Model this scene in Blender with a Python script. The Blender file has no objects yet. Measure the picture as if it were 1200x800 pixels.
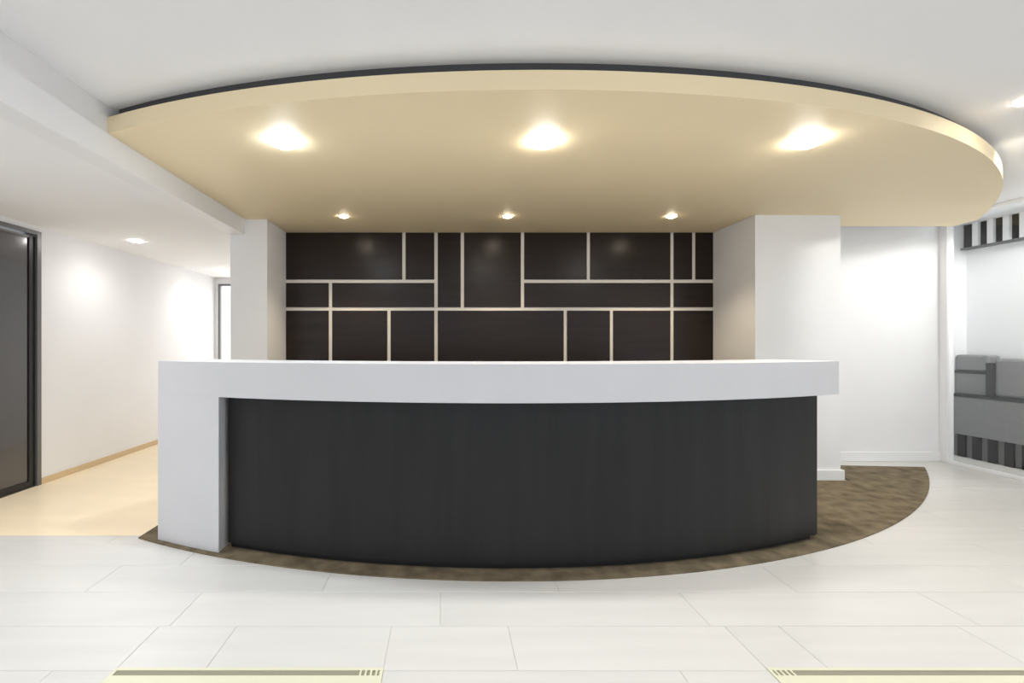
import bpy, bmesh, math, random
from mathutils import Vector

random.seed(7)
scene = bpy.context.scene
COL = scene.collection

# ------------------------------------------------------------------ camera
EYE = 1.25                      # eye height, metres
cam_data = bpy.data.cameras.new('camera')
cam = bpy.data.objects.new('camera', cam_data)
COL.objects.link(cam)
cam.location = (0, 0, EYE)
cam.rotation_euler = (math.pi / 2, 0, 0)
cam_data.sensor_width = 36.0
cam_data.lens = 36.0 * 560.0 / 1200.0
cam_data.shift_x = 79.0 / 1200.0
cam_data.shift_y = 3.0 / 1200.0
cam_data.clip_start = 0.05
scene.camera = cam

# ------------------------------------------------------------------ world: overcast daylight entering from the open glazed front behind the camera
world = bpy.data.worlds.new('sky')
scene.world = world
world.use_nodes = True
bg = world.node_tree.nodes['Background']
bg.inputs['Color'].default_value = (0.89, 0.94, 1.0, 1)
bg.inputs['Strength'].default_value = 0.72

scene.view_settings.view_transform = 'Standard'
scene.view_settings.look = 'None'
scene.view_settings.gamma = 1.0
scene.view_settings.use_curve_mapping = False
scene.view_settings.exposure = 0.66


# ------------------------------------------------------------------ materials
def lin(c):
    return tuple(((v / 255) / 12.92 if v / 255 <= 0.04045 else ((v / 255 + 0.055) / 1.055) ** 2.4) for v in c)


def new_mat(name):
    m = bpy.data.materials.new(name)
    m.use_nodes = True
    nt = m.node_tree
    b = nt.nodes['Principled BSDF']
    return m, nt, b


def simple(name, rgb, rough=0.6, metal=0.0, spec=0.5, noise=0.0, nscale=(6, 6, 6), bump=0.0, coat=0.0, obj_var=0.0):
    m, nt, b = new_mat(name)
    base = lin(rgb) + (1,)
    b.inputs['Base Color'].default_value = base
    b.inputs['Roughness'].default_value = rough
    b.inputs['Metallic'].default_value = metal
    b.inputs['Specular IOR Level'].default_value = spec
    b.inputs['Coat Weight'].default_value = coat
    if noise or bump or obj_var:
        tc = nt.nodes.new('ShaderNodeTexCoord')
        mp = nt.nodes.new('ShaderNodeMapping')
        mp.inputs['Scale'].default_value = nscale
        nt.links.new(tc.outputs['Object'], mp.inputs['Vector'])
        nz = nt.nodes.new('ShaderNodeTexNoise')
        nz.inputs['Scale'].default_value = 1.0
        nz.inputs['Detail'].default_value = 5.0
        vec = mp.outputs['Vector']
        if obj_var:
            oi = nt.nodes.new('ShaderNodeObjectInfo')
            mul = nt.nodes.new('ShaderNodeMath'); mul.operation = 'MULTIPLY'
            mul.inputs[1].default_value = 37.0
            nt.links.new(oi.outputs['Random'], mul.inputs[0])
            add = nt.nodes.new('ShaderNodeVectorMath'); add.operation = 'ADD'
            nt.links.new(mp.outputs['Vector'], add.inputs[0])
            nt.links.new(mul.outputs[0], add.inputs[1])
            vec = add.outputs[0]
        nt.links.new(vec, nz.inputs['Vector'])
        rng = nt.nodes.new('ShaderNodeMapRange')
        rng.inputs['From Min'].default_value = 0.3
        rng.inputs['From Max'].default_value = 0.7
        rng.inputs['To Min'].default_value = 1.0 - noise
        rng.inputs['To Max'].default_value = 1.0 + noise
        nt.links.new(nz.outputs['Fac'], rng.inputs['Value'])
        fac = rng.outputs['Result']
        if obj_var:
            r2 = nt.nodes.new('ShaderNodeMapRange')
            r2.inputs['To Min'].default_value = 1.0 - obj_var
            r2.inputs['To Max'].default_value = 1.0 + obj_var
            nt.links.new(oi.outputs['Random'], r2.inputs['Value'])
            mm = nt.nodes.new('ShaderNodeMath'); mm.operation = 'MULTIPLY'
            nt.links.new(fac, mm.inputs[0]); nt.links.new(r2.outputs['Result'], mm.inputs[1])
            fac = mm.outputs[0]
        sc = nt.nodes.new('ShaderNodeVectorMath'); sc.operation = 'SCALE'
        sc.inputs[0].default_value = base[:3]
        nt.links.new(fac, sc.inputs['Scale'])
        nt.links.new(sc.outputs[0], b.inputs['Base Color'])
        if bump:
            bp = nt.nodes.new('ShaderNodeBump')
            bp.inputs['Strength'].default_value = bump
            bp.inputs['Distance'].default_value = 0.004
            nt.links.new(nz.outputs['Fac'], bp.inputs['Height'])
            nt.links.new(bp.outputs['Normal'], b.inputs['Normal'])
    return m


def emissive(name, rgb, strength):
    m, nt, b = new_mat(name)
    b.inputs['Base Color'].default_value = (0.8, 0.8, 0.8, 1)
    b.inputs['Emission Color'].default_value = tuple(rgb) + (1,)
    b.inputs['Emission Strength'].default_value = strength
    return m


M = {}
M['paint'] = simple('white_wall_paint', (238, 238, 239), 0.55, noise=0.012, nscale=(3, 3, 3))
M['ceil'] = simple('white_ceiling_paint', (243, 243, 244), 0.8, noise=0.01, nscale=(2, 2, 2))
M['trim'] = simple('white_trim_gloss', (240, 240, 240), 0.35)
M['gold'] = simple('gold_canopy_paint', (242, 224, 186), 0.52, noise=0.02, nscale=(1.2, 1.2, 1.2))
M['reveal'] = simple('dark_reveal', (70, 70, 72), 0.7)
M['stone'] = simple('white_solid_surface', (206, 206, 209), 0.35, noise=0.015, nscale=(4, 4, 4))
M['char'] = simple('charcoal_wood', (30, 30, 31), 0.45, spec=0.3, noise=0.25, nscale=(14, 14, 0.9), bump=0.05)
M['plinth'] = simple('black_plinth', (14, 14, 15), 0.6)
M['wood'] = simple('dark_walnut_panel', (34, 24, 19), 0.28, spec=0.3, noise=0.25, nscale=(1.2, 6, 22), obj_var=0.12)
M['strip'] = simple('pale_aluminium_strip', (228, 222, 212), 0.4, metal=0.1)
M['tile'] = simple('pale_porcelain_tile', (210, 208, 204), 0.3, noise=0.03, nscale=(1.3, 14, 4), obj_var=0.02)
M['grout'] = simple('grey_grout', (196, 194, 189), 0.8)
M['hall'] = simple('warm_cream_hall_floor', (244, 226, 194), 0.4, noise=0.03, nscale=(2, 5, 2))
M['carpet'] = simple('brown_carpet', (116, 105, 86), 0.95, spec=0.1, noise=0.38, nscale=(9, 9, 9), bump=0.3)
M['tan'] = simple('tan_baseboard', (214, 188, 148), 0.5)
M['doorpanel'] = simple('dark_grey_door_panel', (104, 104, 106), 0.16, metal=0.85)
M['black'] = simple('black_metal', (16, 16, 17), 0.35)
M['greymetal'] = simple('grey_door_frame', (112, 112, 112), 0.35, metal=0.5)
M['brass'] = simple('pale_brass_frame', (216, 214, 190), 0.4)
M['slot'] = simple('grey_floor_channel', (142, 139, 120), 0.6)
M['fabric'] = simple('grey_fabric', (136, 136, 137), 0.85, noise=0.06, nscale=(30, 30, 30))
M['fabricdk'] = simple('dark_grey_piping', (58, 58, 60), 0.8)
M['slatdk'] = simple('black_slat', (18, 18, 19), 0.7, spec=0.2)
M['slatgr'] = simple('mid_grey_board', (105, 105, 106), 0.6)
M['lenscool'] = emissive('cool_lamp_lens', (0.90, 0.96, 1.0), 45)
M['lenswarm'] = emissive('warm_lamp_lens', (1.0, 0.86, 0.66), 40)
M['lenswhite'] = emissive('white_lamp_lens', (1.0, 0.96, 0.90), 45)
M['windowglow'] = emissive('daylight_frosted_pane', (1.0, 1.0, 1.0), 1.3)

gm, gnt, gb = new_mat('clear_glass')
out = gnt.nodes['Material Output']
tr = gnt.nodes.new('ShaderNodeBsdfTransparent'); tr.inputs['Color'].default_value = (0.97, 0.98, 0.98, 1)
gl = gnt.nodes.new('ShaderNodeBsdfGlossy'); gl.inputs['Roughness'].default_value = 0.02
fr = gnt.nodes.new('ShaderNodeFresnel'); fr.inputs['IOR'].default_value = 1.45
geo = gnt.nodes.new('ShaderNodeNewGeometry')
ir = gnt.nodes.new('ShaderNodeMapRange'); ir.inputs['To Min'].default_value = 1.45; ir.inputs['To Max'].default_value = 1 / 1.45
gnt.links.new(geo.outputs['Backfacing'], ir.inputs['Value']); gnt.links.new(ir.outputs['Result'], fr.inputs['IOR'])
mx = gnt.nodes.new('ShaderNodeMixShader')
gnt.links.new(fr.outputs[0], mx.inputs['Fac'])
gnt.links.new(tr.outputs[0], mx.inputs[1]); gnt.links.new(gl.outputs[0], mx.inputs[2])
gnt.links.new(mx.outputs[0], out.inputs['Surface'])
M['glass'] = gm


# ------------------------------------------------------------------ helpers
def mesh_obj(name, bm, mat, parent=None, smooth=False, bevel=0.0):
    me = bpy.data.meshes.new(name)
    bmesh.ops.recalc_face_normals(bm, faces=bm.faces[:])
    bm.to_mesh(me); bm.free()
    me.materials.append(mat)
    if smooth:
        for p in me.polygons: p.use_smooth = True
    o = bpy.data.objects.new(name, me)
    COL.objects.link(o)
    if parent is not None: o.parent = parent
    if bevel:
        md = o.modifiers.new('bevel', 'BEVEL')
        md.width = bevel; md.segments = 2; md.limit_method = 'ANGLE'; md.angle_limit = math.radians(40)
    return o


def add_box(bm, a, b):
    x0, y0, z0 = a; x1, y1, z1 = b
    v = [bm.verts.new(p) for p in ((x0, y0, z0), (x1, y0, z0), (x1, y1, z0), (x0, y1, z0),
                                   (x0, y0, z1), (x1, y0, z1), (x1, y1, z1), (x0, y1, z1))]
    for f in ((0, 3, 2, 1), (4, 5, 6, 7), (0, 1, 5, 4), (1, 2, 6, 5), (2, 3, 7, 6), (3, 0, 4, 7)):
        bm.faces.new([v[i] for i in f])


def box(name, a, b, mat, parent=None, bevel=0.0):
    bm = bmesh.new(); add_box(bm, a, b)
    return mesh_obj(name, bm, mat, parent, bevel=bevel)


def prism(name, pts, z0, z1, mat, parent=None, bevel=0.0):
    bm = bmesh.new()
    lo = [bm.verts.new((x, y, z0)) for x, y in pts]
    hi = [bm.verts.new((x, y, z1)) for x, y in pts]
    n = len(pts)
    bm.faces.new(lo[::-1]); bm.faces.new(hi)
    for i in range(n):
        j = (i + 1) % n
        bm.faces.new((lo[i], lo[j], hi[j], hi[i]))
    return mesh_obj(name, bm, mat, parent, bevel=bevel)


def lathe(name, prof, mat, parent=None, seg=32):
    bm = bmesh.new()
    rings = []
    for r, z in prof:
        if r < 1e-6:
            rings.append([bm.verts.new((0, 0, z))])
        else:
            rings.append([bm.verts.new((r * math.cos(2 * math.pi * i / seg), r * math.sin(2 * math.pi * i / seg), z)) for i in range(seg)])
    for a, b in zip(rings, rings[1:]):
        for i in range(seg):
            j = (i + 1) % seg
            if len(a) == 1 and len(b) == 1: continue
            if len(a) == 1: bm.faces.new((a[0], b[i], b[j]))
            elif len(b) == 1: bm.faces.new((a[i], a[j], b[0]))
            else: bm.faces.new((a[i], a[j], b[j], b[i]))
    return mesh_obj(name, bm, mat, parent, smooth=True)


def empty(name, loc=(0, 0, 0)):
    o = bpy.data.objects.new(name, None)
    o.empty_display_size = 0.1
    COL.objects.link(o); o.location = loc
    return o


def tag(o, label, cat, group=None):
    o['label'] = label; o['category'] = cat
    if group: o['group'] = group
    return o


def struct(o, label=None):
    o['kind'] = 'structure'
    if label: o['label'] = label
    return o


# ------------------------------------------------------------------ plan of the place (metres; camera at the origin looking along +Y)
Y_BACK = 5.11            # reception back wall
Z_CAN = 2.437            # underside of the gold canopy
Z_CEIL = 2.59            # lobby ceiling
Z_HALL = 2.29            # hallway ceiling
X_LEFT = -3.6
X_BULK = -1.90
X_GLASS = 5.30
X_RIGHT = 5.80


def can_y(x):
    d = x - 0.45
    return 2.23 + 0.076 * d * d + 0.0015 * d ** 4


def rug_y(x):
    d = x - 0.36
    return 2.515 + 0.0985 * d * d + 0.0008 * d ** 4


def arc(fn, x0, x1, n, off=0.0):
    """points along a plan curve, moved `off` metres along its inward normal"""
    r = []
    for i in range(n + 1):
        x = x0 + (x1 - x0) * i / n
        y = fn(x)
        s = (fn(x + 1e-3) - fn(x - 1e-3)) / 2e-3
        l = math.hypot(1, s)
        r.append((x - s / l * off, y + off / l))
    return r


# ------------------------------------------------------------------ structure
# lobby floor: grout bed with separate tiles
floor = struct(box('floor', (X_LEFT, -1.3, -0.12), (X_RIGHT + 0.6, 5.9, -0.003), M['grout']), 'pale porcelain tiled lobby floor')
hallf = struct(box('floor_hallway', (X_LEFT, 3.12, -0.0029), (-1.972, 7.6, 0.0), M['hall']), 'warm cream floor of the hallway')
TW, TD, GAP = 1.2, 0.29, 0.0022
tile_mesh = {}


def tile(x0, y0, x1, y1):
    w, d = round(x1 - x0 - GAP, 4), round(y1 - y0 - GAP, 4)
    key = (w, d)
    if key not in tile_mesh:
        bm = bmesh.new()
        b = 0.0015
        lo = [bm.verts.new(p) for p in ((-w / 2, -d / 2, -0.003), (w / 2, -d / 2, -0.003), (w / 2, d / 2, -0.003), (-w / 2, d / 2, -0.003))]
        mi = [bm.verts.new((v.co.x, v.co.y, -b)) for v in lo]
        hi = [bm.verts.new((v.co.x - math.copysign(b, v.co.x), v.co.y - math.copysign(b, v.co.y), 0)) for v in lo]
        bm.faces.new(hi)
        for A, B in ((lo, mi), (mi, hi)):
            for i in range(4):
                j = (i + 1) % 4
                bm.faces.new((A[i], A[j], B[j], B[i]))
        bmesh.ops.recalc_face_normals(bm, faces=bm.faces[:])
        me = bpy.data.meshes.new('tile'); bm.to_mesh(me); bm.free()
        me.materials.append(M['tile'])
        tile_mesh[key] = me
    o = bpy.data.objects.new('tile', tile_mesh[key])
    COL.objects.link(o); o.parent = floor
    o.location = ((x0 + x1) / 2, (y0 + y1) / 2, 0)


GRILLES = [(-1.265, -0.235), (1.24, 2.27)]
GY0, GY1 = 1.752, 1.842
row = 0
y = 2.12 - 4 * TD
while y < 5.1:
    y1 = min(y + TD, Y_BACK)
    xoff = [-0.02, 0.28 + 0.3, 0.9, 0.28][row % 4]
    x = xoff - 4 * TW
    while x < X_GLASS:
        a, b = max(x, X_LEFT), min(x + TW, X_GLASS)
        x += TW
        if b - a < 0.03: continue
        if y1 > 3.12 and b < -1.97 and y >= 3.11: continue
        ymid = y
        # wholly under the carpet or hallway floor
        if a > -1.95 and b < 4.85 and y > max(rug_y(a), rug_y(b)) + 0.02 and y1 < 4.9: continue
        aa, bb = a, b
        if y >= 3.115 and a < -1.97:
            aa = -1.97
            if bb - aa < 0.03: continue
            if bb < 4.8 and y > max(rug_y(aa + .01), rug_y(bb)) + .02: continue
        # cut round the floor grilles
        yt = y1 if aa > -1.98 or y1 <= 3.12 else 3.12
        pieces = [(aa, bb, y, yt)]
        if yt < y1 and bb > -1.9: pieces.append((-1.97, bb, yt, y1))
        for g0, g1 in GRILLES:
            np_ = []
            for (p, q, u, v) in pieces:
                if q <= g0 or p >= g1 or v <= GY0 or u >= GY1:
                    np_.append((p, q, u, v)); continue
                if p < g0: np_.append((p, g0, u, v))
                if q > g1: np_.append((g1, q, u, v))
                m0, m1 = max(p, g0), min(q, g1)
                if u < GY0: np_.append((m0, m1, u, GY0))
                if v > GY1: np_.append((m0, m1, GY1, v))
            pieces = np_
        for (p, q, u, v) in pieces:
            if q - p > 0.02 and v - u > 0.02: tile(p, u, q, v)
    y += TD; row += 1

ceiling = struct(box('ceiling', (X_BULK, -1.3, Z_CEIL), (X_RIGHT + 0.6, 5.9, Z_CEIL + 0.12), M['ceil']), 'white flat lobby ceiling')
struct(box('ceiling_hallway', (X_LEFT, -1.3, Z_HALL), (X_BULK - 0.14, 7.6, Z_HALL + 0.12), M['ceil']), 'lower white hallway ceiling')
struct(box('wall_bulkhead', (X_BULK - 0.14, -1.3, Z_HALL), (X_BULK, 4.55, Z_CEIL + 0.12), M['paint']), 'white ceiling bulkhead above the hallway edge')
struct(box('wall_hallway', (-2.04, 4.55, 0), (-1.69, 7.6, Z_CEIL), M['paint']), 'white pillar end of the wall beside the panelling')

# left wall with a door opening
D0, D1, DZ = 3.05, 4.255, 2.245
bm = bmesh.new()
add_box(bm, (X_LEFT - 0.15, -1.3, 0), (X_LEFT, D0, Z_HALL + 0.12))
add_box(bm, (X_LEFT - 0.15, D1, 0), (X_LEFT, 7.6, Z_HALL + 0.12))
add_box(bm, (X_LEFT - 0.15, D0, DZ), (X_LEFT, D1, Z_HALL + 0.12))
struct(mesh_obj('wall_left', bm, M['paint']), 'white hallway wall washed by ceiling spots')
struct(box('baseboard_left', (X_LEFT, D1, 0), (X_LEFT + 0.014, 7.5, 0.055), M['tan']), 'tan baseboard along the hallway wall')

door = struct(empty('door_1', (X_LEFT, (D0 + D1) / 2, 0)), 'dark grey door with black stile in grey frame')


def dbox(name, a, b, mat, bevel=0.002, parent=None):
    o = box(name, a, b, mat, None, bevel)
    o.parent = parent or door
    if parent is None:
        o.location = (-door.location.x, -door.location.y, 0)
    return o


dbox('door_jamb', (X_LEFT - 0.10, D1 - 0.045, 0), (X_LEFT + 0.012, D1, DZ), M['greymetal'])
dbox('door_jamb', (X_LEFT - 0.10, D0, 0), (X_LEFT + 0.012, D0 + 0.045, DZ), M['greymetal'])
dbox('door_head', (X_LEFT - 0.10, D0 + 0.045, DZ - 0.035), (X_LEFT + 0.012, D1 - 0.045, DZ), M['greymetal'])
dbox('threshold', (X_LEFT - 0.15, D0 + 0.045, -0.003), (X_LEFT - 0.002, D1 - 0.045, 0.012), M['black'])
dbox('stile', (X_LEFT - 0.055, D1 - 0.105, 0.012), (X_LEFT - 0.008, D1 - 0.048, DZ - 0.05), M['black'])
dbox('stile', (X_LEFT - 0.055, D0 + 0.048, 0.012), (X_LEFT - 0.008, D0 + 0.105, DZ - 0.05), M['black'])
dbox('bottom_rail', (X_LEFT - 0.055, D0 + 0.105, 0.012), (X_LEFT - 0.008, D1 - 0.105, 0.06), M['black'])
dbox('top_rail', (X_LEFT - 0.055, D0 + 0.105, DZ - 0.07), (X_LEFT - 0.008, D1 - 0.105, DZ - 0.05), M['greymetal'])
dbox('door_panel', (X_LEFT - 0.045, D0 + 0.105, 0.06), (X_LEFT - 0.018, D1 - 0.105, DZ - 0.07), M['doorpanel'])

# hallway end wall with a bright frosted window-door
W0, W1, WZ = -3.545, -2.55, 2.19
bm = bmesh.new()
add_box(bm, (X_LEFT, 7.5, 0), (W0, 7.6, Z_HALL))
add_box(bm, (W1, 7.5, 0), (-2.04, 7.6, Z_HALL))
add_box(bm, (W0, 7.5, WZ), (W1, 7.6, Z_HALL))
struct(mesh_obj('wall_end', bm, M['paint']), 'white end wall of the hallway')
win = struct(empty('window_1', ((W0 + W1) / 2, 7.55, 0)), 'bright frosted glass at the end of the hallway')
wp = box('window_pane', (W0 + 0.03, 7.54, 0.02), (W1 - 0.03, 7.55, WZ - 0.03), M['windowglow']); wp.parent = win; wp.location = -win.location
for a, b in (((W0, 7.48, 0), (W0 + 0.03, 7.58, WZ)), ((W1 - 0.03, 7.48, 0), (W1, 7.58, WZ)), ((W0 + 0.03, 7.48, WZ - 0.03), (W1 - 0.03, 7.58, WZ))):
    f = box('window_frame', a, b, M['greymetal']); f.parent = win; f.location = -win.location

# back wall, panelled part and plain part
wall_back = struct(box('wall_back', (-1.69, Y_BACK, 0), (5.37, Y_BACK + 0.16, Z_CEIL), M['paint']), 'reception back wall with dark panels')
S = 560.0 / Y_BACK


def wx(px): return (px - 521) / S


def wz(py): return EYE + (403 - py) / S


PL, PR = -1.69, 2.86
H1, H2 = wz(329.7), wz(362)
v = {k: wx(k) for k in (387.7, 456, 473.5, 511, 541.8, 612, 662, 689, 716, 786.6, 812)}
G = 0.018
panels = [
    (PL, v[473.5], H1, Z_CAN), (v[473.5], v[511], H1, Z_CAN),
    (PL, v[387.7], H2, H1), (v[387.7], v[511], H2, H1),
    (PL, v[387.7], 0, H2), (v[387.7], v[456], 0, H2), (v[456], v[511], 0, H2),
    (v[511], v[541.8], H2, Z_CAN), (v[541.8], v[612], H2, Z_CAN),
    (v[511], v[662], 0, H2),
    (v[612], v[689], H1, Z_CAN), (v[689], v[786.6], H1, Z_CAN), (v[786.6], v[812], H1, Z_CAN), (v[812], PR, H1, Z_CAN),
    (v[612], v[786.6], H2, H1), (v[786.6], PR, H2, H1),
    (v[662], v[716], 0, H2), (v[716], v[786.6], 0, H2), (v[786.6], PR, 0, H2)]
for x0, x1, z0, z1 in panels:
    a = x0 + (G if x0 > PL else 0); b = x1 - (G if x1 < PR else 0)
    c = z0 + (G if z0 > 0 else 0.0); d = z1 - (G if z1 < Z_CAN else 0.0)
    box('panel', (a, Y_BACK - 0.022, c), (b, Y_BACK, d), M['wood'], wall_back, bevel=0.002)


def vstrip(x, z0, z1):
    box('inlay_strip', (x - G, Y_BACK - 0.012, z0), (x + G, Y_BACK, z1), M['strip'], wall_back)


def hstrip(x0, x1, z):
    box('inlay_strip', (x0, Y_BACK - 0.012, z - G), (x1, Y_BACK, z + G), M['strip'], wall_back)


vstrip(v[473.5], H1 + G, Z_CAN); vstrip(v[511], 0, Z_CAN); vstrip(v[541.8], H2 + G, Z_CAN)
vstrip(v[387.7], 0, H1 - G); vstrip(v[456], 0, H2 - G); vstrip(v[612], H2 + G, Z_CAN)
vstrip(v[689], H1 + G, Z_CAN); vstrip(v[786.6], 0, Z_CAN); vstrip(v[812], H1 + G, Z_CAN)
vstrip(v[662], 0, H2 - G); vstrip(v[716], 0, H2 - G)
hstrip(PL, v[511] - G, H1); hstrip(v[612] + G, v[786.6] - G, H1); hstrip(v[786.6] + G, PR, H1)
hstrip(PL, v[387.7] - G, H2); hstrip(v[387.7] + G, v[511] - G, H2); hstrip(v[511] + G, v[786.6] - G, H2); hstrip(v[786.6] + G, PR, H2)

# square column right of the panelling
struct(box('wall_column', (2.86, 4.40, 0), (3.646, Y_BACK, Z_CAN), M['paint']), 'white square column right of the panelling')
bm = bmesh.new()
add_box(bm, (2.84, 4.378, 0), (3.668, 4.40, 0.095)); add_box(bm, (3.646, 4.40, 0), (3.668, Y_BACK - 0.02, 0.095))
struct(mesh_obj('baseboard_column', bm, M['trim'], bevel=0.004), 'white baseboard round the square column')
struct(box('baseboard_back', (3.668, Y_BACK - 0.018, 0), (5.30, Y_BACK, 0.10), M['trim'], bevel=0.004), 'white baseboard on the plain back wall')

# glazed partition at right, running towards the viewer from the wall end
gp = struct(empty('window_2', (X_GLASS, 4.2, 0)), 'clear glass partition with white post beside the back wall')


def gbox(name, a, b, mat, bevel=0.0):
    o = box(name, a, b, mat, None, bevel); o.parent = gp; o.location = -gp.location
    return o


gbox('end_post', (5.285, 5.03, 0), (5.36, 5.11, Z_CEIL), M['trim'], 0.003)
gbox('floor_track', (5.275, 2.6, 0), (5.325, 5.03, 0.03), M['trim'], 0.003)
gbox('ceiling_track', (5.275, 2.6, Z_CEIL - 0.03), (5.325, 5.03, Z_CEIL), M['trim'], 0.003)
gbox('glass_pane', (5.295, 2.6, 0.03), (5.305, 5.03, Z_CEIL - 0.03), M['glass'])

struct(box('wall_right', (X_RIGHT + 0.12, 1.5, 0), (X_RIGHT + 0.6, 5.9, Z_CEIL), M['paint']), 'white side wall beyond the glass')
struct(box('wall_passage', (5.37, 5.42, 0), (X_RIGHT + 0.12, 5.9, Z_CEIL), M['paint']))

# ------------------------------------------------------------------ canopy
canopy = empty('ceiling_canopy', (0.5, 3.6, Z_CAN))
tag(canopy, 'gold curved ceiling canopy hanging above the reception desk', 'canopy')
cpts = arc(can_y, X_BULK, 5.10, 90)
outline = cpts + [(5.10, 4.79), (3.652, 4.79), (3.652, 5.085), (-1.69, 5.085), (-1.69, 4.548), (X_BULK, 4.548)]
# drop duplicate end
tip = cpts[-1]
outline = cpts + ([(5.13, 4.82)] if tip[1] < 4.79 else []) + [(3.652, max(4.82, tip[1])), (3.652, 5.085), (-1.69, 5.085), (-1.69, 4.548), (X_BULK + 0.001, 4.548)]
o = prism('canopy_panel', outline, Z_CAN, Z_CAN + 0.092, M['gold']); o.parent = canopy; o.location = -canopy.location
rpts = arc(can_y, X_BULK + 0.02, 4.85, 80, 0.05)
rout = rpts + [(3.60, 4.75), (3.60, 5.05), (-1.66, 5.05), (-1.66, 4.5), (X_BULK + 0.02, 4.5)]
o = prism('shadow_gap', rout, Z_CAN + 0.092, Z_CEIL, M['reveal']); o.parent = canopy; o.location = -canopy.location


# ------------------------------------------------------------------ downlights
def downlight(loc, r, lens, colour, watts, label, group, blend=0.6, angle=120, dome=0.016, soft=0.06, aim=None):
    d = empty('downlight', loc)
    tag(d, label, 'light', group)
    lathe('trim_ring', [(r * 0.9, 0.0), (r * 0.98, -0.005), (r * 1.2, 0.0)], M['trim'], d)
    lathe('lens', [(r, 0.0), (r * 0.95, -dome * 0.5), (r * 0.6, -dome * 0.9), (0, -dome)], lens, d)
    ld = bpy.data.lights.new('downlight_lamp', 'SPOT')
    ld.energy = watts; ld.color = colour; ld.spot_size = math.radians(angle); ld.spot_blend = blend
    ld.shadow_soft_size = soft
    lo = bpy.data.objects.new('downlight_lamp', ld); COL.objects.link(lo)
    lo.parent = d; lo.location = (0, 0, -dome - 0.02)
    if aim:
        lo.rotation_euler = (Vector(aim) - Vector(loc)).to_track_quat('-Z', 'Y').to_euler()
    return d


big = 'large downlights across the front of the canopy'
for x, nm, lens, c in ((-0.938, 'cool white large downlight at the left of the canopy front row', 'lenscool', (0.86, 0.94, 1.0)),
                       (0.5835, 'large downlight in the middle of the canopy front row', 'lenswhite', (1.0, 0.98, 0.95)),
                       (2.115, 'large downlight at the right of the canopy front row', 'lenswhite', (1.0, 0.96, 0.90))):
    downlight((x, 2.79, Z_CAN), 0.085, M[lens], c, 38, nm, big, dome=0.035)
small = 'small downlights in front of the dark panels'
for x, nm in ((-0.934, 'small warm downlight at the left end of the panel row'), (0.585, 'small warm downlight in the middle of the panel row'),
              (2.104, 'small warm downlight at the right end of the panel row')):
    downlight((x, 4.43, Z_CAN), 0.045, M['lenswarm'], (1.0, 0.82, 0.58), 26, nm, small, angle=110)
hallg = 'hallway ceiling downlights'
for yy, nm in ((4.81, 'hallway ceiling downlight nearest the dark door'), (6.62, 'hallway ceiling downlight near the bright end window')):
    downlight((-3.1, yy, Z_HALL), 0.06, M['lenswhite'], (0.99, 0.99, 1.0), 11, nm, hallg, angle=160, blend=1.0)
lob = 'lobby ceiling downlights'
downlight((3.21, 2.62, Z_CEIL), 0.06, M['lenswarm'], (1.0, 0.98, 0.94), 12, 'lobby ceiling downlight just off the canopy right edge', lob, angle=120)
downlight((3.75, 2.6, Z_CEIL), 0.06, M['lenswhite'], (1.0, 0.98, 0.95), 34, 'lobby ceiling downlight out to the right in front of the canopy', lob, soft=0.02, angle=85, blend=0.5, aim=(4.9, 5.1, 1.5))
for x, yy, w, nm in ((1.2, 1.2, 14, 'added unseen lobby fill light in front of the canopy, above the right floor grille'),
                  (-1.2, 1.2, 14, 'added unseen lobby fill light in front of the canopy, above the left floor grille'), (-1.2, -0.8, 14, 'added unseen lobby fill light nearest the entrance, left'),
                  (1.2, -0.8, 14, 'added unseen lobby fill light nearest the entrance, middle'), (3.6, -0.8, 14, 'added unseen lobby fill light nearest the entrance, right')):
    downlight((x, yy, Z_CEIL), 0.06, M['lenswhite'], (0.98, 0.99, 1.0), w, nm, lob, angle=130)  # out-of-view lamps added to brighten the floor and bounce onto the ceiling
downlight((5.55, 3.9, Z_CEIL), 0.06, M['lenswhite'], (1.0, 0.99, 0.97), 62, 'added unseen fill light above the bench beyond the glass', 'added passage fill lights', angle=170, blend=0.3)  # lamp added out of view to light the dim space behind the glass
downlight((-2.75, 2.6, Z_HALL), 0.06, M['lenswhite'], (0.99, 0.99, 1.0), 34, 'unseen hallway fill light in front of the dark door', hallg, angle=140, blend=0.8)  # unseen lamp, kept strong to brighten the hallway ceiling
downlight((-2.75, 0.8, Z_HALL), 0.06, M['lenswhite'], (0.99, 0.99, 1.0), 26, 'added unseen hallway fill light nearest the entrance', hallg, angle=140, blend=0.8)  # unseen lamp added to lift the left floor, bulkhead and hallway ceiling

# ------------------------------------------------------------------ carpet
rp = arc(rug_y, -1.97, 4.86, 90)
carpet = prism('carpet', rp + [(3.70, 4.93), (3.70, 4.36), (2.82, 4.36), (2.82, 5.08), (-1.68, 5.08), (-1.68, 4.53), (-1.97, 4.53)], 0.0, 0.007, M['carpet'])
tag(carpet, 'brown curved carpet under and around the reception desk', 'carpet')

# ------------------------------------------------------------------ reception desk
Z0, ZF, ZT = 0.008, 0.934, 1.143
desk = empty('reception_desk', (0.35, 2.8, Z0))
tag(desk, 'curved reception desk with white counter and charcoal front panel', 'desk')


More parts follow.
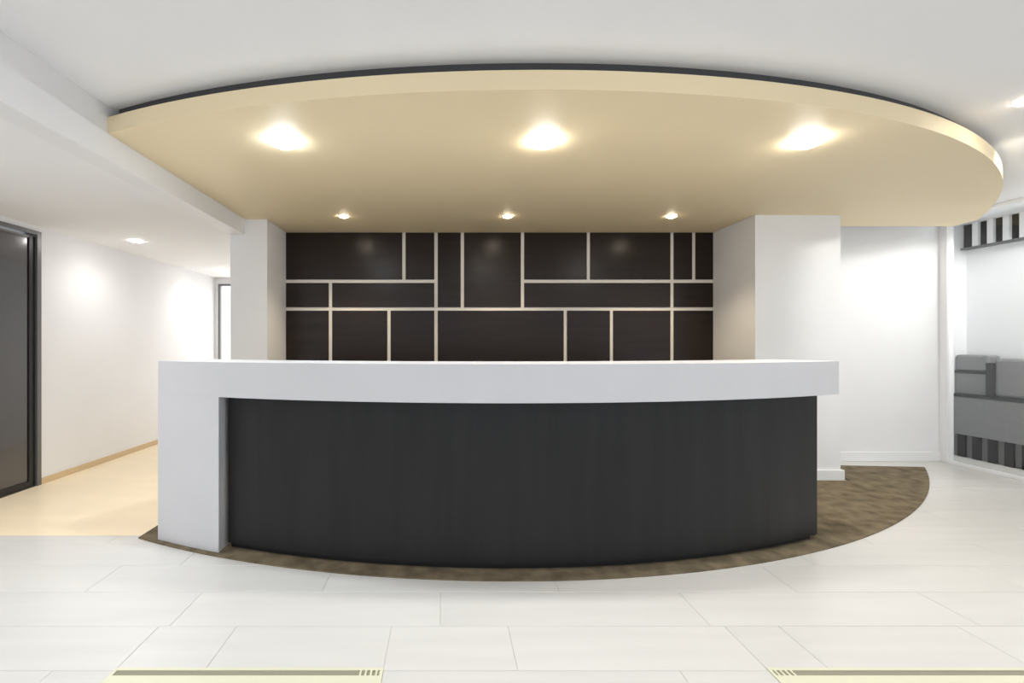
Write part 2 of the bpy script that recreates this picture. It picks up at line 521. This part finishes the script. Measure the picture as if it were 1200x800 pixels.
def band(name, x0, x1, off0, off1, z0, z1, mat, n=72, bevel=0.003, parent=None):
    f = arc(rug_y, x0, x1, n, off0)
    b = arc(rug_y, x0, x1, n, off1)
    # keep square ends: clamp the back curve to the front's x-range
    b = [(min(max(p[0], f[0][0]), f[-1][0]), p[1]) for p in b]
    bm = bmesh.new()
    rows = [[bm.verts.new((p[0], p[1], z)) for p in c] for c, z in ((f, z0), (f, z1), (b, z1), (b, z0))]
    for k in range(4):
        A, B = rows[k], rows[(k + 1) % 4]
        for i in range(n):
            bm.faces.new((A[i], A[i + 1], B[i + 1], B[i]))
    bm.faces.new([r[0] for r in rows]); bm.faces.new([r[-1] for r in rows])
    bmesh.ops.remove_doubles(bm, verts=bm.verts[:], dist=1e-5)
    o = mesh_obj(name, bm, mat, None, bevel=bevel)
    o.parent = parent or desk
    o.location = -desk.location
    return o


band('counter', -1.84, 2.505, 0.035, 0.44, ZF, ZT, M['stone'], bevel=0.001)
band('end_leg', -1.84, -1.357, 0.035, 0.44, Z0, ZF, M['stone'], n=14, bevel=0.0)
band('front_panel', -1.357, 2.42, 0.11, 0.16, 0.04, ZF, M['char'], bevel=0.0)
band('plinth', -1.357, 2.39, 0.135, 0.16, Z0, 0.04, M['plinth'], bevel=0.0)
band('back_panel', -1.357, 2.42, 0.36, 0.40, Z0, ZF, M['char'], bevel=0.0)
o = box('side_panel', (2.37, rug_y(2.37) + 0.18, Z0), (2.41, rug_y(2.37) + 0.40, ZF), M['char']); o.parent = desk; o.location = -desk.location
band('worktop', -1.357, 2.36, 0.45, 0.95, 0.72, 0.75, M['stone'])
for xx in (-1.3, 0.5, 2.3):
    yb = rug_y(xx)
    o = box('support_panel', (xx - 0.015, yb + 0.47, Z0), (xx + 0.015, yb + 0.90, 0.72), M['char']); o.parent = desk; o.location = -desk.location

# ------------------------------------------------------------------ floor grilles
for k, (g0, g1) in enumerate(GRILLES):
    g = empty('floor_grille', ((g0 + g1) / 2, (GY0 + GY1) / 2, -0.003))
    tag(g, ['pale brass floor grille set in the tiles, left one', 'pale brass floor grille set in the tiles, right one'][k], 'grille', 'brass floor grilles')

    def gb_(name, a, b, mat):
        o = box(name, a, b, mat); o.parent = g; o.location = -g.location
    zt = 0.003
    gb_('channel', (g0, GY0, -0.003), (g1, GY1, -0.002), M['slot'])
    gb_('frame', (g0, GY1 - 0.013, -0.002), (g1, GY1, zt), M['brass'])
    gb_('frame', (g0, GY0, -0.002), (g1, GY0 + 0.012, zt), M['brass'])
    gb_('frame', (g0, GY0 + 0.012, -0.002), (g0 + 0.012, GY1 - 0.013, zt), M['brass'])
    gb_('frame', (g1 - 0.012, GY0 + 0.012, -0.002), (g1, GY1 - 0.013, zt), M['brass'])
    gb_('cover_plate', (g0 + 0.012, GY0 + 0.012, -0.002), (g1 - 0.012, GY1 - 0.043, zt), M['brass'])
    for j in range(4):
        xx = (g0 + 0.02 + j * 0.02) if k else (g1 - 0.028 - j * 0.02)
        gb_('divider', (xx, GY1 - 0.043, -0.002), (xx + 0.007, GY1 - 0.013, zt), M['brass'])

# ------------------------------------------------------------------ bench unit and slatted grille beyond the glass
bench = empty('upholstered_bench', (X_RIGHT, 4.7, 0))
tag(bench, 'grey upholstered bench with black slatted base behind the glass partition', 'bench')


def bb(name, a, b, mat, bevel=0.0, parent=None):
    o = box(name, a, b, mat, None, bevel); o.parent = bench; o.location = -bench.location
    return o


XB = 5.75
bb('base_board', (XB + 0.02, 3.6, 0.0), (X_RIGHT + 0.11, 5.41, 0.245), M['slatgr'])
yy = 5.36
while yy > 3.65:
    bb('slat', (XB, yy - 0.08, 0.0), (XB + 0.02, yy, 0.245), M['slatdk'])
    yy -= 0.15
bb('seat', (XB - 0.01, 3.6, 0.245), (X_RIGHT + 0.11, 5.41, 0.665), M['fabric'], 0.01)
bb('piping', (XB - 0.012, 3.6, 0.665), (X_RIGHT + 0.11, 5.41, 0.695), M['fabricdk'])
bb('back_cushion', (XB + 0.03, 5.08, 0.695), (X_RIGHT + 0.11, 5.41, 0.93), M['fabric'], 0.01)
bb('back_cushion', (XB + 0.03, 5.08, 0.955), (X_RIGHT + 0.11, 5.41, 1.13), M['fabric'], 0.02)
bb('piping', (XB + 0.026, 5.08, 0.93), (X_RIGHT + 0.11, 5.41, 0.955), M['fabricdk'])
bb('divider', (XB + 0.0, 5.03, 0.695), (X_RIGHT + 0.11, 5.08, 1.05), M['fabricdk'], 0.003)
bb('back_cushion', (XB + 0.03, 3.6, 0.695), (X_RIGHT + 0.11, 5.03, 1.10), M['fabric'], 0.03)

grille = empty('slatted_grille', (X_RIGHT, 4.7, 2.33))
tag(grille, 'black and white slatted grille high on the wall beyond the glass', 'grille')


def qb(name, a, b, mat):
    o = box(name, a, b, mat); o.parent = grille; o.location = -grille.location


qb('backing', (X_RIGHT + 0.08, 3.6, 2.33), (X_RIGHT + 0.12, 5.41, Z_CEIL), M['slatdk'])
qb('bottom_rail', (X_RIGHT + 0.04, 3.6, 2.31), (X_RIGHT + 0.12, 5.41, 2.33), M['slatgr'])
yy = 5.30
while yy > 3.65:
    qb('slat', (X_RIGHT + 0.05, yy - 0.058, 2.33), (X_RIGHT + 0.08, yy, Z_CEIL), M['trim'])
    yy -= 0.145
